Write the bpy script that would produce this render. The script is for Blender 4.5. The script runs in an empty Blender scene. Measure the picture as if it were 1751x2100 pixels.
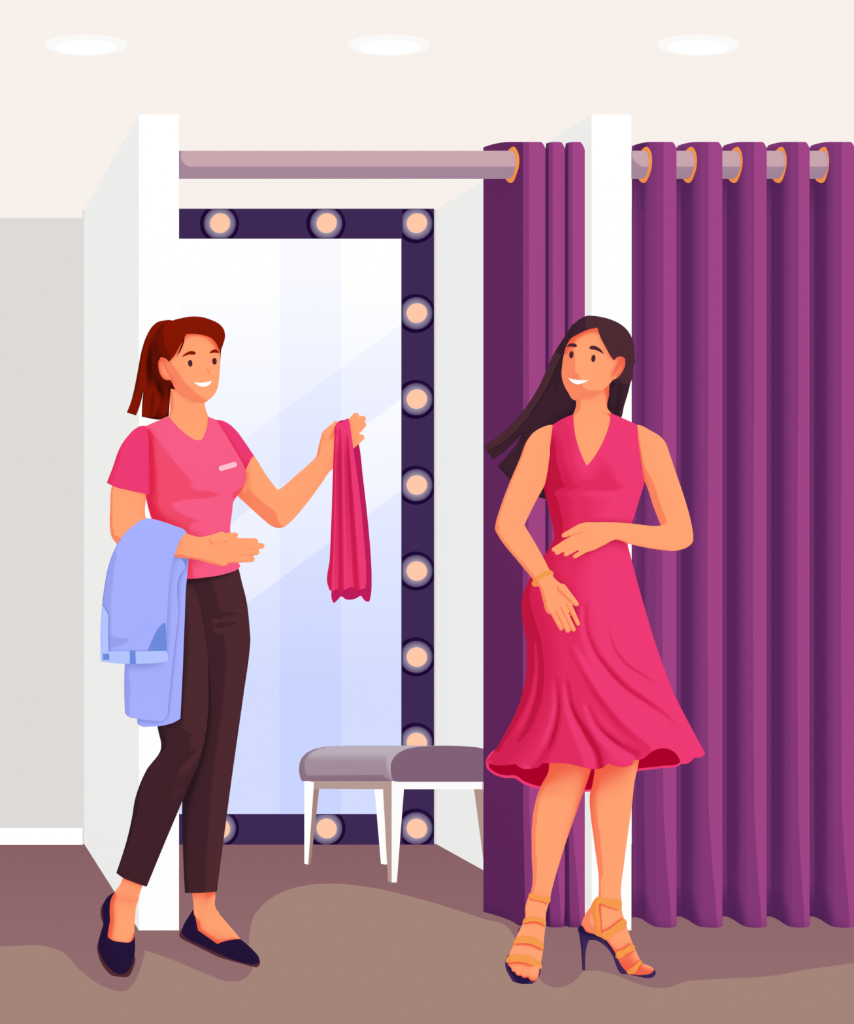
import bpy, bmesh, math, random
import numpy as np
from mathutils import Vector
from mathutils.geometry import delaunay_2d_cdt

# ------------------------------------------------------------------ camera
F, VX, VY, H = 3039.0, -220.0, 1112.0, 1.10      # focal length (px), principal point (px), eye height
W_, H_ = 1751.0, 2100.0
sc = bpy.context.scene
col = sc.collection
cam = bpy.data.objects.new('camera', bpy.data.cameras.new('camera'))
col.objects.link(cam)
cam.location = (0, 0, H)
cam.rotation_euler = (math.pi/2, 0, 0)
cam.data.sensor_width = 36
cam.data.lens = 36*F/H_
cam.data.shift_x = (W_/2-VX)/H_
cam.data.shift_y = (VY-H_/2)/H_
cam.data.clip_start = .05
sc.camera = cam
sc.view_settings.view_transform = 'Standard'
sc.view_settings.look = 'None'
sc.cycles.max_bounces = 4
sc.cycles.diffuse_bounces = 0
sc.cycles.glossy_bounces = 1
sc.cycles.use_denoising = True

def X(px, d): return (px-VX)*d/F
def Z(py, d): return H-(py-VY)*d/F
def floor_depth(py): return F*H/(py-VY)

# ------------------------------------------------------------------ light
SUN = Vector((.42, -.72, .55)).normalized()
E = 4*math.pi
sd = bpy.data.lights.new('key_sun', 'SUN')
sd.energy = E; sd.angle = 0.0; sd.use_shadow = False
sun = bpy.data.objects.new('key_sun', sd); col.objects.link(sun)
sun.rotation_euler = SUN.to_track_quat('Z', 'Y').to_euler()
sun.location = (1.5, -2, 4)
wd = bpy.data.worlds.new('world'); sc.world = wd; wd.use_nodes = True
wd.node_tree.nodes['Background'].inputs[0].default_value = (.95, .9, .88, 1)
wd.node_tree.nodes['Background'].inputs[1].default_value = .01

# ------------------------------------------------------------------ materials
def lin(c):
    return np.array([(v/255/12.92 if v/255 <= .04045 else ((v/255+.055)/1.055)**2.4) for v in c])
def hx(s): return tuple(int(s[i:i+2], 16) for i in (0, 2, 4))

def cel(name, cols, angs=(), deep=None, ao=.08, smooth=.03, aor=(.35, .75), litr=None):
    """Self-lit cloth/skin/paint, shade held in its colour: cols[0] where the key light does not reach, then one step per angle."""
    m = bpy.data.materials.new(name); m.use_nodes = True
    nt = m.node_tree; nt.nodes.clear()
    out = nt.nodes.new('ShaderNodeOutputMaterial')
    em = nt.nodes.new('ShaderNodeEmission')  # every surface glows in its own shade colour
    cols = [lin(c) for c in cols]
    em.inputs[0].default_value = (*cols[0], 1)
    fac = lit = None
    if deep is not None:  # darkening in creases and under things, mixed into the colour
        aon = nt.nodes.new('ShaderNodeAmbientOcclusion'); aon.samples = 12
        aon.inputs['Distance'].default_value = ao
        r = nt.nodes.new('ShaderNodeMapRange'); r.interpolation_type = 'SMOOTHSTEP'
        r.inputs['From Min'].default_value, r.inputs['From Max'].default_value = aor
        nt.links.new(aon.outputs['AO'], r.inputs['Value'])
        mx = nt.nodes.new('ShaderNodeMix'); mx.data_type = 'RGBA'
        mx.inputs[6].default_value = (*lin(deep), 1); mx.inputs[7].default_value = (*cols[0], 1)
        nt.links.new(r.outputs[0], mx.inputs[0]); nt.links.new(mx.outputs[2], em.inputs[0])
        r2 = nt.nodes.new('ShaderNodeMapRange'); r2.interpolation_type = 'SMOOTHSTEP'
        lr = litr or (aor[0]+.12, aor[1]+.1)
        r2.inputs['From Min'].default_value, r2.inputs['From Max'].default_value = lr
        nt.links.new(aon.outputs['AO'], r2.inputs['Value'])
        lit = r2.outputs[0]
    last = em.outputs[0]
    for i, a in enumerate(angs):
        inc = np.maximum(cols[i+1]-cols[i], 0)
        sm = smooth
        sa = min(math.radians(a)+sm*math.pi/2, math.pi/2)
        c = inc*(1-math.cos(sa))/2/(1+.28*(1-math.cos(sa)))
        t = nt.nodes.new('ShaderNodeBsdfToon'); t.component = 'DIFFUSE'
        t.inputs['Size'].default_value = a/90; t.inputs['Smooth'].default_value = sm
        t.inputs['Color'].default_value = (*c, 1)
        if lit:
            mm = nt.nodes.new('ShaderNodeMix'); mm.data_type = 'RGBA'
            mm.inputs[6].default_value = (0, 0, 0, 1); mm.inputs[7].default_value = (*c, 1)
            nt.links.new(lit, mm.inputs[0]); nt.links.new(mm.outputs[2], t.inputs['Color'])
        ad = nt.nodes.new('ShaderNodeAddShader')
        nt.links.new(last, ad.inputs[0]); nt.links.new(t.outputs[0], ad.inputs[1]); last = ad.outputs[0]
    nt.links.new(last, out.inputs[0])
    m.cycles.emission_sampling = 'NONE'
    m.diffuse_color = (*cols[-1], 1)
    return m

M = {}
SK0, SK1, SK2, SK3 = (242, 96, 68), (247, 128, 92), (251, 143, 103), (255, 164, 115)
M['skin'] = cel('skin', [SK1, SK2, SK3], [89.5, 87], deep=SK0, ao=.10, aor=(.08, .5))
def skin_low_shade(m):  # adds painted shade to the skin below hem height
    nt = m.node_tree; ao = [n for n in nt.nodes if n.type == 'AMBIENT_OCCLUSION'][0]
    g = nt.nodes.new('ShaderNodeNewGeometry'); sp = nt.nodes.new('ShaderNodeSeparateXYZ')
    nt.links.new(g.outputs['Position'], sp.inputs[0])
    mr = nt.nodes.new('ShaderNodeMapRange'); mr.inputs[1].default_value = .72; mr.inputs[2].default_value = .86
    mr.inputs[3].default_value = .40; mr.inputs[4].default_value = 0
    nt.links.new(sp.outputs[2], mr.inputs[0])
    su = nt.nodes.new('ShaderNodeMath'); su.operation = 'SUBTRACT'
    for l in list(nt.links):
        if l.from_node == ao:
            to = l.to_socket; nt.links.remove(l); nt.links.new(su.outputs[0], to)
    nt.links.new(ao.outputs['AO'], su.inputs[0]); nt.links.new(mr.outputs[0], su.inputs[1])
skin_low_shade(M['skin'])
M['white'] = cel('white_paint', [(232, 232, 231), (255, 255, 255), (255, 255, 255)], [65, 60])
M['wall'] = cel('grey_wall', [(222, 218, 217), (222, 218, 217)], [])
M['ceiling'] = cel('cream_ceiling', [(248, 240, 235)])
M['tan'] = cel('floor_sunlit_tan', [(165, 132, 122)])  # sunlit part of the floor as a colour; also on a stool leg
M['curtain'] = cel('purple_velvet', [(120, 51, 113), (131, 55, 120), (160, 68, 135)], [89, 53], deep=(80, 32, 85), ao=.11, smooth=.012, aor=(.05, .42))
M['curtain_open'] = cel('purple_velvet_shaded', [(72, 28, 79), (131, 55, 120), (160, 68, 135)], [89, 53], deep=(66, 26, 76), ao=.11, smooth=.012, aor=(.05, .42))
M['rod'] = cel('mauve_rod', [(160, 131, 152), (201, 166, 174)], [62], deep=(150, 122, 146), ao=.06, smooth=.005, aor=(.2, .5))
M['gold'] = cel('gold_metal', [(240, 140, 68), (246, 155, 76)], [85])
M['frame'] = cel('violet_frame', [(61, 40, 84), (62, 41, 86)], [60])
M['bulb'] = cel('warm_bulb', [(255, 200, 168)])
M['rim'] = cel('dark_rim', [(28, 6, 54), (34, 12, 60)], [40])
M['lamp'] = cel('lamp_white', [(255, 255, 255)])
M['lamprim'] = cel('lamp_rim', [(250, 249, 247)])
M['stoolside'] = cel('mauve_cushion', [(129, 97, 119), (157, 135, 152), (186, 173, 184)], [88, 66], smooth=.12)
M['stoolfront'] = cel('mauve_cushion_unlit', [(129, 97, 119)])  # unlit tone of the side fabric, painted over the whole front
M['stoolleg'] = cel('stool_leg', [(165, 132, 122), (255, 255, 255)], [65])
M['hair1'] = cel('auburn_hair', [(80, 14, 4), (102, 17, 4), (132, 22, 4)], [86, 72], deep=(58, 8, 2), ao=.05)
M['hair2'] = cel('dark_brown_hair', [(47, 27, 40), (58, 31, 46), (75, 42, 51)], [84, 58], deep=(43, 24, 36), ao=.05)
M['hair2lit'] = cel('brown_hair_lit', [(72, 40, 49), (76, 43, 52)], [60])  # lit left edge of the hair put in as a lighter colour
M['shirt'] = cel('pink_jersey', [(231, 50, 80), (240, 72, 107), (246, 92, 135)], [80, 60.5], deep=(222, 36, 72), ao=.06)
M['sleeve'] = cel('magenta_jersey', [(222, 34, 74), (231, 48, 98), (237, 58, 117)], [86, 72], deep=(216, 28, 58), ao=.05)
M['trousers'] = cel('dark_brown_twill', [(46, 26, 34), (64, 33, 42), (78, 41, 48)], [80, 47], deep=(40, 22, 30), ao=.06)
M['denim'] = cel('periwinkle_denim', [(128, 136, 214), (148, 158, 236), (166, 176, 255)], [82, 64], deep=(122, 130, 208), ao=.05)
M['denimlight'] = cel('pale_denim', [(168, 184, 246), (180, 196, 255)], [88])
M['denimdark'] = cel('blue_denim', [(107, 138, 222)])
M['shoe'] = cel('navy_leather', [(34, 18, 54), (36, 20, 57)], [60])
M['brownsole'] = cel('brown_sole', [(80, 41, 48)])
M['brow1'] = cel('auburn_brow', [(132, 22, 4)])
M['dark'] = cel('dark_brown', [(76, 38, 48)])
M['teeth'] = cel('teeth_white', [(255, 255, 255)])
M['tag'] = cel('pale_pink', [(255, 190, 209)])
M['scarf'] = cel('raspberry_cloth', [(200, 22, 74), (216, 34, 90), (237, 58, 117)], [80, 58], deep=(188, 22, 78), ao=.04)
M['scarfback'] = cel('deep_raspberry', [(190, 27, 92)])
M['dress'] = cel('crimson_dress', [(178, 6, 48), (207, 26, 78), (224, 42, 96), (238, 58, 118)], [88, 72, 54], deep=(176, 14, 54), ao=.06, smooth=.12, aor=(.2, .65))
M['lining'] = cel('dark_red_lining', [(172, 0, 41)])
M['hemtrim'] = cel('pink_hem', [(237, 58, 117)])
M['navyheel'] = cel('violet_navy', [(50, 31, 78), (62, 40, 90)], [80])
M['insole'] = cel('dark_insole', [(36, 22, 62)])

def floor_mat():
    m = cel('floor_shade_mauve', [(143, 105, 108)])  # shaded part of the floor as a colour
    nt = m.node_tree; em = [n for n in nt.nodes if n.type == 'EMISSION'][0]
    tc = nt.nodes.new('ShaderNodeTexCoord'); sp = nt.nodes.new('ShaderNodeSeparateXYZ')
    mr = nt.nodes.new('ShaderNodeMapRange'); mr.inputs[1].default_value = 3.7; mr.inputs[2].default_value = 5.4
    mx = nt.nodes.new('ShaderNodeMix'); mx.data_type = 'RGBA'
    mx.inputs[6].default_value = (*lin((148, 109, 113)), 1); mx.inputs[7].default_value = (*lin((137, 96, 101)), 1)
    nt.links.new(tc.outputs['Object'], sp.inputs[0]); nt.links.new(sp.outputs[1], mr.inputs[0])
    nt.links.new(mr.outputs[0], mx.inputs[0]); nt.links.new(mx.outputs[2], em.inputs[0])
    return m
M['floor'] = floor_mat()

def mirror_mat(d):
    """pale blue mirror glass, slanting glare and pale gradient painted in; object space is world space here"""
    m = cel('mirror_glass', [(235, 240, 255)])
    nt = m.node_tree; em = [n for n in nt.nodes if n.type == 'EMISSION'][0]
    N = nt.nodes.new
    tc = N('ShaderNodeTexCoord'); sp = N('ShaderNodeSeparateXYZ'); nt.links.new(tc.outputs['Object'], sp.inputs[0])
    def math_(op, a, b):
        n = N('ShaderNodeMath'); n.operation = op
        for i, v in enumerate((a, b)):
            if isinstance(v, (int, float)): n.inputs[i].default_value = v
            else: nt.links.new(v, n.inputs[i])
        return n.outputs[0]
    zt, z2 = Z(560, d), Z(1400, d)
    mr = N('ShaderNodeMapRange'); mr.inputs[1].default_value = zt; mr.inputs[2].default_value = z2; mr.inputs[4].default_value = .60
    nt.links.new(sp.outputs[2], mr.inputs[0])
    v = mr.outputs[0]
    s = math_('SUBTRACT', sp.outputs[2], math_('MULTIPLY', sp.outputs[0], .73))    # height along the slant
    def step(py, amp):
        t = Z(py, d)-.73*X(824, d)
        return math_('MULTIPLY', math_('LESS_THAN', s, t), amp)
    for py, amp in ((664, .12), (817, -.22), (1005, .2)):  # edges of the painted glare bands
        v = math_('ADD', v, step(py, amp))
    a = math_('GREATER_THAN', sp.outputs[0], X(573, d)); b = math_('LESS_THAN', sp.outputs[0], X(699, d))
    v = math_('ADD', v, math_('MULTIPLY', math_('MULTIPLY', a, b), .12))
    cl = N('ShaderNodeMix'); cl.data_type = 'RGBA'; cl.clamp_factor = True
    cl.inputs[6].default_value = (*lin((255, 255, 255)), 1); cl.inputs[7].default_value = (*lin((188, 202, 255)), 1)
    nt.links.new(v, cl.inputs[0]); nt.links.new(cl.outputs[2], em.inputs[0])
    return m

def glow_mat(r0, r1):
    m = cel('bulb_halo_paint', [(120, 105, 140)])  # glow around a bulb painted as a fading disc
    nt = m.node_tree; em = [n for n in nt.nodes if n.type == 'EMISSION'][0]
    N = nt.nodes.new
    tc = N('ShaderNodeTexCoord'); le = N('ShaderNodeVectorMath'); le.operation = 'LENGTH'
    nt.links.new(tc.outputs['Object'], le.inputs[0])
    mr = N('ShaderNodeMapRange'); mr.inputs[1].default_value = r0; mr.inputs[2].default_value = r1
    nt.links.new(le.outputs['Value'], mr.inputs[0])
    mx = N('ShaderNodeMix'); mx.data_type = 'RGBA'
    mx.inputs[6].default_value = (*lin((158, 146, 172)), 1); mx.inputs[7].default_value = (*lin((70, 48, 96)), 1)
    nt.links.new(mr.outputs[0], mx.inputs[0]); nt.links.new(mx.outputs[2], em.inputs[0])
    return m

# ------------------------------------------------------------------ object helpers
def tag(o, label=None, cat=None, group=None, kind=None):
    if label: o['label'] = label
    if cat: o['category'] = cat
    if group: o['group'] = group
    if kind: o['kind'] = kind
    return o
def empty(name, loc=(0, 0, 0)):
    o = bpy.data.objects.new(name, None); col.objects.link(o); o.location = loc
    o.empty_display_size = .1
    return o
def mesh_obj(name, verts, faces, mat, parent=None, smooth=True, mats=None, fmat=None, weld=True):
    me = bpy.data.meshes.new(name)
    me.from_pydata([tuple(v) for v in verts], [], [tuple(f) for f in faces])
    if fmat is not None:
        me.polygons.foreach_set('material_index', fmat)
    bm = bmesh.new(); bm.from_mesh(me)
    if weld: bmesh.ops.remove_doubles(bm, verts=bm.verts, dist=2e-5)
    bmesh.ops.recalc_face_normals(bm, faces=bm.faces)
    bm.to_mesh(me); bm.free()
    for f in me.polygons: f.use_smooth = smooth
    for mm in (mats or [mat]): me.materials.append(mm)
    o = bpy.data.objects.new(name, me); col.objects.link(o)
    if parent is not None: set_parent(o, parent)
    return o
def set_parent(o, p):
    bpy.context.view_layer.update()
    o.parent = p
    off = Vector((0, 0, 0)); q = p
    while q is not None: off += Vector(q.location); q = q.parent
    o.matrix_parent_inverse.identity()
    o.location = Vector(o.location)-off
BOXF = [(0, 1, 3, 2), (4, 6, 7, 5), (0, 4, 5, 1), (2, 3, 7, 6), (0, 2, 6, 4), (1, 5, 7, 3)]
def box(x0, x1, y0, y1, z0, z1):
    return [(x, y, z) for x in (x0, x1) for y in (y0, y1) for z in (z0, z1)], BOXF
def merge(parts):
    V, Fc = [], []
    for v, f in parts:
        n = len(V); V += [tuple(p) for p in v]; Fc += [tuple(i+n for i in q) for q in f]
    return V, Fc
def bevel(o, w, seg=2):
    b = o.modifiers.new('bevel', 'BEVEL'); b.width = w; b.segments = seg; b.limit_method = 'ANGLE'
def lathe_y(cx, cy, cz, prof, n=40, clip=None):
    """rings around the y axis; prof = [(r, dy)]"""
    V, Fc = [], []
    for r, dy in prof:
        for i in range(n):
            a = 2*math.pi*i/n
            x, z = cx+r*math.cos(a), cz+r*math.sin(a)
            if clip: x = min(max(x, clip[0]), clip[1]); z = min(max(z, clip[2]), clip[3])
            V.append((x, cy+dy, z))
    for k in range(len(prof)-1):
        for i in range(n):
            j = (i+1) % n
            Fc.append((k*n+i, k*n+j, (k+1)*n+j, (k+1)*n+i))
    Fc.append(tuple(range(n))); Fc.append(tuple((len(prof)-1)*n+i for i in range(n)))
    return V, Fc
def tube(path, rad, n=10, closed=False):
    path = [Vector(p) for p in path]; V, Fc = [], []
    N = len(path); up = Vector((.1, .2, 1)).normalized()
    for i, p in enumerate(path):
        a = path[(i-1) % N] if closed or i > 0 else p
        b = path[(i+1) % N] if closed or i < N-1 else p
        t = (b-a).normalized(); s = t.cross(up).normalized(); u = s.cross(t)
        r = rad[i] if isinstance(rad, (list, tuple)) else rad
        for k in range(n):
            q = 2*math.pi*k/n; V.append(p+s*(r*math.cos(q))+u*(r*math.sin(q)))
    for i in range(N if closed else N-1):
        j = (i+1) % N
        for k in range(n):
            l = (k+1) % n; Fc.append((i*n+k, i*n+l, j*n+l, j*n+k))
    if not closed:
        Fc.append(tuple(range(n))); Fc.append(tuple((N-1)*n+k for k in range(n)))
    return V, Fc

# ------------------------------------------------------------------ outlines
def S(s, closed=True, step=3.0):
    """'x,y x,y* ...' -> dense outline; * marks a corner"""
    P, C = [], []
    for w in s.split():
        C.append(w.endswith('*')); a, b = w.rstrip('*').split(','); P.append((float(a), float(b)))
    P = np.array(P); n = len(P); out = []
    for i in range(n if closed else n-1):
        p1, p2 = P[i], P[(i+1) % n]
        p0 = P[i-1] if (closed or i > 0) else p1
        p3 = P[(i+2) % n] if (closed or i+2 < n) else p2
        L = np.linalg.norm(p2-p1)+1e-9
        def tan(a, b, c, cor):
            if cor: return None
            d1, d2 = np.linalg.norm(b-a)+1e-9, np.linalg.norm(c-b)+1e-9
            t = ((b-a)/d1*d2+(c-b)/d2*d1)/(d1+d2)
            return t*L
        m1 = tan(p0, p1, p2, C[i]); m2 = tan(p1, p2, p3, C[(i+1) % n])
        if m1 is None and m2 is None: m1 = m2 = p2-p1
        elif m1 is None: m1 = 1.5*(p2-p1)-.5*m2
        elif m2 is None: m2 = 1.5*(p2-p1)-.5*m1
        k = max(1, int(round(L/step)))
        for t in np.arange(k)/k:
            out.append((2*t**3-3*t**2+1)*p1+(t**3-2*t**2+t)*m1+(-2*t**3+3*t**2)*p2+(t**3-t**2)*m2)
    if not closed: out.append(P[-1])
    return np.array(out)
def ell(cx, cy, rx, ry, rot=0, n=28):
    a = np.arange(n)*2*math.pi/n; c, s = math.cos(rot), math.sin(rot)
    x, y = rx*np.cos(a), ry*np.sin(a)
    return np.stack([cx+c*x-s*y, cy+s*x+c*y], 1)
def cap(x0, y0, r0, x1, y1, r1, n=9):
    """tapered finger outline, round at both ends"""
    a = math.atan2(y1-y0, x1-x0); out = []
    for i in range(n):
        q = a+math.pi/2+math.pi*i/(n-1); out.append((x0+r0*math.cos(q), y0+r0*math.sin(q)))
    xs = [(x0+(x1-x0)*t, y0+(y1-y0)*t, r0+(r1-r0)*t) for t in (.25, .5, .75)]
    for x, y, r in xs: out.append((x+r*math.sin(a), y-r*math.cos(a)))
    for i in range(n):
        q = a-math.pi/2+math.pi*i/(n-1); out.append((x1+r1*math.cos(q), y1+r1*math.sin(q)))
    for x, y, r in xs[::-1]: out.append((x-r*math.sin(a), y+r*math.cos(a)))
    return np.array(out)
def inside(poly, x, y):
    r = np.zeros(np.shape(x), bool); n = len(poly)
    for i in range(n):
        x1, y1 = poly[i]; x2, y2 = poly[(i+1) % n]
        if y1 == y2: continue
        c = ((y1 > y) != (y2 > y)) & (x < (x2-x1)*(y-y1)/(y2-y1)+x1)
        r ^= c
    return r
class Field:
    """rounded height over an outline (px): half a circle across a strip"""
    def __init__(s, poly, cells=170):
        lo, hi = poly.min(0), poly.max(0); span = max(hi-lo)
        s.c = max(.7, span/cells); s.lo = lo-2*s.c
        nx, ny = (np.ceil((hi-lo)/s.c)+5).astype(int)
        gx = s.lo[0]+np.arange(nx)*s.c; gy = s.lo[1]+np.arange(ny)*s.c
        XX, YY = np.meshgrid(gx, gy); m = inside(poly, XX, YY)
        lv = [m]
        while max(lv[-1].shape) > 20: lv.append(lv[-1][::2, ::2])
        u = np.zeros(lv[-1].shape)
        for k in range(len(lv)-1, -1, -1):
            mk = lv[k]; h = s.c*2**k
            if u.shape != mk.shape:
                u = np.repeat(np.repeat(u, 2, 0), 2, 1)
                u = np.pad(u, ((0, max(0, mk.shape[0]-u.shape[0])), (0, max(0, mk.shape[1]-u.shape[1]))))[:mk.shape[0], :mk.shape[1]]
                u = u*mk
            for _ in range(400 if k == len(lv)-1 else 110):
                p = np.pad(u, 1); u = (p[:-2, 1:-1]+p[2:, 1:-1]+p[1:-1, :-2]+p[1:-1, 2:]+2*h*h)/4*mk
        s.u = u; s.poly = poly
    def __call__(s, x, y):
        fx = (np.asarray(x, float)-s.lo[0])/s.c; fy = (np.asarray(y, float)-s.lo[1])/s.c
        ny, nx = s.u.shape
        fx = np.clip(fx, 0, nx-1.001); fy = np.clip(fy, 0, ny-1.001)
        i, j = fx.astype(int), fy.astype(int); a, b = fx-i, fy-j; u = s.u
        v = u[j, i]*(1-a)*(1-b)+u[j, i+1]*a*(1-b)+u[j+1, i]*(1-a)*b+u[j+1, i+1]*a*b
        return np.sqrt(np.maximum(v, 0))
def lerp(keys):
    """[(t, value)] -> function"""
    t = [k[0] for k in keys]; v = [k[1] for k in keys]
    return lambda q: np.interp(q, t, v)
def segdist(x, y, path):
    best = np.full(x.shape, 1e9); tt = np.zeros(x.shape); n = len(path)
    for i in range(n-1):
        a, b = path[i], path[i+1]; d = b-a; L2 = d@d+1e-9
        t = np.clip(((x-a[0])*d[0]+(y-a[1])*d[1])/L2, 0, 1)
        q = np.hypot(x-a[0]-t*d[0], y-a[1]-t*d[1])
        k = q < best; best = np.where(k, q, best); tt = np.where(k, (i+t)/(n-1), tt)
    return best, tt
def strokes(lst):
    """cloth folds: (path string, start width, end width, height px)"""
    L = [(S(p, closed=False, step=8), a, b, h) for p, a, b, h in lst]
    def f(x, y):
        o = np.zeros(np.shape(x))
        for p, a, b, h in L:
            d, t = segdist(x, y, p); w = a+(b-a)*t
            o += h*(.15+.85*np.minimum(1, t*1.6))*np.exp(-(d/w)**2)
        return o
    return f
def bumps(lst):
    def f(x, y):
        o = np.zeros(np.shape(x))
        for cx, cy, sx, sy, h in lst: o += h*np.exp(-((x-cx)/sx)**2-((y-cy)/sy)**2)
        return o
    return f

# ------------------------------------------------------------------ figures
class Stage:
    """upright plane a figure is built around, square to the line of sight at its spot"""
    def __init__(s, px, d):
        r = np.array([(px-VX)/F, 1.0]); s.A = r*d; s.n = -r/np.linalg.norm(r); s.scale = F/np.linalg.norm(s.A)*np.linalg.norm(r)
        s.d = d
    def P(s, px, py, w):
        px = np.asarray(px, float); py = np.asarray(py, float); w = np.asarray(w, float)
        dx, dy, dz = (px-VX)/F, np.ones_like(px), -(py-VY)/F
        t = (s.A@s.n+w)/(dx*s.n[0]+dy*s.n[1])
        return np.stack([t*dx, t*dy, np.maximum(H+t*dz, .0015)], -1)
    def wfloor(s, px, py):
        d = floor_depth(py); p = np.array([(px-VX)*d/F, d])
        return float((p-s.A)@s.n)

class Blob:
    """closed rounded solid with the given outline"""
    def __init__(s, st, out, k=.8, w=0.0, hout=None, mod=None, step=6.0, kb=None, add=0.0):
        out = S(out) if isinstance(out, str) else out
        hp = out if hout is None else (S(hout) if isinstance(hout, str) else hout)
        s.st, s.k, s.mod, s.add = st, k, mod, add
        s.f = hout if isinstance(hout, Field) else Field(hp)
        s.w = w if callable(w) else (lambda x, y, w=w: np.full(np.shape(x), float(w)))
        kb = k if kb is None else kb
        pts = [tuple(p) for p in out]; n = len(out)
        area = .5*np.sum(out[:, 0]*np.roll(out[:, 1], -1)-np.roll(out[:, 0], -1)*out[:, 1])
        tg = np.roll(out, -1, 0)-np.roll(out, 1, 0); tg /= np.linalg.norm(tg, axis=1)[:, None]+1e-9
        nr = np.stack([-tg[:, 1], tg[:, 0]], 1)*(1 if area > 0 else -1)
        cand = []
        for o in (1.0, 3.2): cand.append(out+nr*o)
        lo, hi = out.min(0), out.max(0); g = []
        yy = np.arange(lo[1], hi[1], step*.87)
        for r, y in enumerate(yy):
            x = np.arange(lo[0]+(r % 2)*step/2, hi[0], step); g.append(np.stack([x, np.full(x.shape, y)], 1))
        g = np.concatenate(g)
        def bd(q):
            b = np.full(len(q), 1e9)
            for i in range(0, n, 400):
                b = np.minimum(b, np.sqrt(((q[:, None]-out[None, i:i+400])**2).sum(-1)).min(1))
            return b
        keep = []
        for o, c in zip((1.0, 3.2), cand):
            ok = inside(out, c[:, 0], c[:, 1]) & (bd(c) > o*.8); keep.append(c[ok])
        ok = inside(out, g[:, 0], g[:, 1]) & (bd(g) > max(4.5, step*.75)); keep.append(g[ok])
        allp = np.concatenate([out]+keep)
        vv, _, ff, ov, _, _ = delaunay_2d_cdt([Vector(p) for p in allp], [(i, (i+1) % n) for i in range(n)], [], 1, 1e-4, True)
        q = np.array([tuple(v) for v in vv]); nv = len(q)
        ce = np.array([q[list(f)].mean(0) for f in ff]); ok = inside(out, ce[:, 0], ce[:, 1])
        ff = [f for f, k_ in zip(ff, ok) if k_]
        h = s.height(q[:, 0], q[:, 1])/st.scale; w0 = s.w(q[:, 0], q[:, 1])
        hb = s.f(q[:, 0], q[:, 1])*kb/st.scale
        fr = st.P(q[:, 0], q[:, 1], w0+h); bk = st.P(q[:, 0], q[:, 1], w0-hb)
        s.V = [tuple(p) for p in fr]+[tuple(p) for p in bk]
        s.F = [tuple(f) for f in ff]+[tuple(i+nv for i in f[::-1]) for f in ff]
        cnt = {}
        for f in ff:
            for i in range(len(f)):
                e = (f[i], f[(i+1) % len(f)]); key = (min(e), max(e)); cnt.setdefault(key, []).append(e)
        for key, es in cnt.items():
            if len(es) == 1:
                a, b = es[0]; s.F.append((b, a, a+nv, b+nv))
    def height(s, x, y):
        h = s.f(x, y)*s.k
        if s.mod is not None: h = h+s.mod(x, y)*np.minimum(1, h/12)
        return h+s.add
    def surf(s, x, y):
        return s.w(x, y)+s.height(x, y)/s.st.scale
    def mesh(s): return s.V, s.F
def build(name, blobs, mat, parent=None):
    if not isinstance(blobs, (list, tuple)): blobs = [blobs]
    v, f = merge([b.mesh() for b in blobs])
    return mesh_obj(name, v, f, mat, parent)
def fused(name, blobs, mat, parent, voxel=.0021, its=2):
    """one continuous skin over all the pieces"""
    v, f = merge([b.mesh() for b in blobs])
    o = mesh_obj(name, v, f, mat, None)
    m = o.modifiers.new('r', 'REMESH'); m.mode = 'VOXEL'; m.voxel_size = voxel; m.use_smooth_shade = True
    m2 = o.modifiers.new('s', 'SMOOTH'); m2.factor = .5; m2.iterations = its
    dg = bpy.context.evaluated_depsgraph_get()
    me = bpy.data.meshes.new_from_object(o.evaluated_get(dg)); o.modifiers.clear()
    old = o.data; o.data = me; bpy.data.meshes.remove(old)
    me.name = name
    if not me.materials: me.materials.append(mat)
    for p in me.polygons: p.use_smooth = True
    set_parent(o, parent)
    return o

# =================================================================== ROOM
DF, DB = 4.20, 5.401                     # depth of the partition fronts and of the back wall
ZC = H+1.2125                            # ceiling height
XR = 3.6
def struct(name, vf, mat, smooth=False, **k):
    o = mesh_obj(name, vf[0], vf[1], mat, None, smooth=smooth, **k); o['kind'] = 'structure'; return o
YF = -1.2
struct('ceiling', box(-1.6, XR, YF, DB+.1, ZC, ZC+.08), M['ceiling'])
struct('wall_left', box(-1.7, -1.6, YF, DB+.1, -.06, ZC+.08), M['wall'])
struct('wall_right', box(XR, XR+.1, YF, DB+.1, -.06, ZC+.08), M['wall'])
zcor = Z(447, DB)
struct('wall_back', box(-1.6, XR, DB, DB+.1, 0, ZC), M['wall'])
struct('trim_1', box(-1.6, .69, DB-.012, DB, zcor, ZC), M['ceiling'])
bb = struct('baseboard_back', box(-1.6, .69, DB-.015, DB, 0, Z(1698, DB)), M['teeth'])
XL0, XL1, XR0, XR1 = X(285, DF), X(367, DF), X(1213, DF), X(1294.5, DF)
for nm, a, b in (('wall_cubicle_left', XL0, XL1), ('wall_cubicle_right', XR0, XR1)):
    struct(nm, box(a, b, DF, DB, 0, ZC), M['white'])
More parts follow.
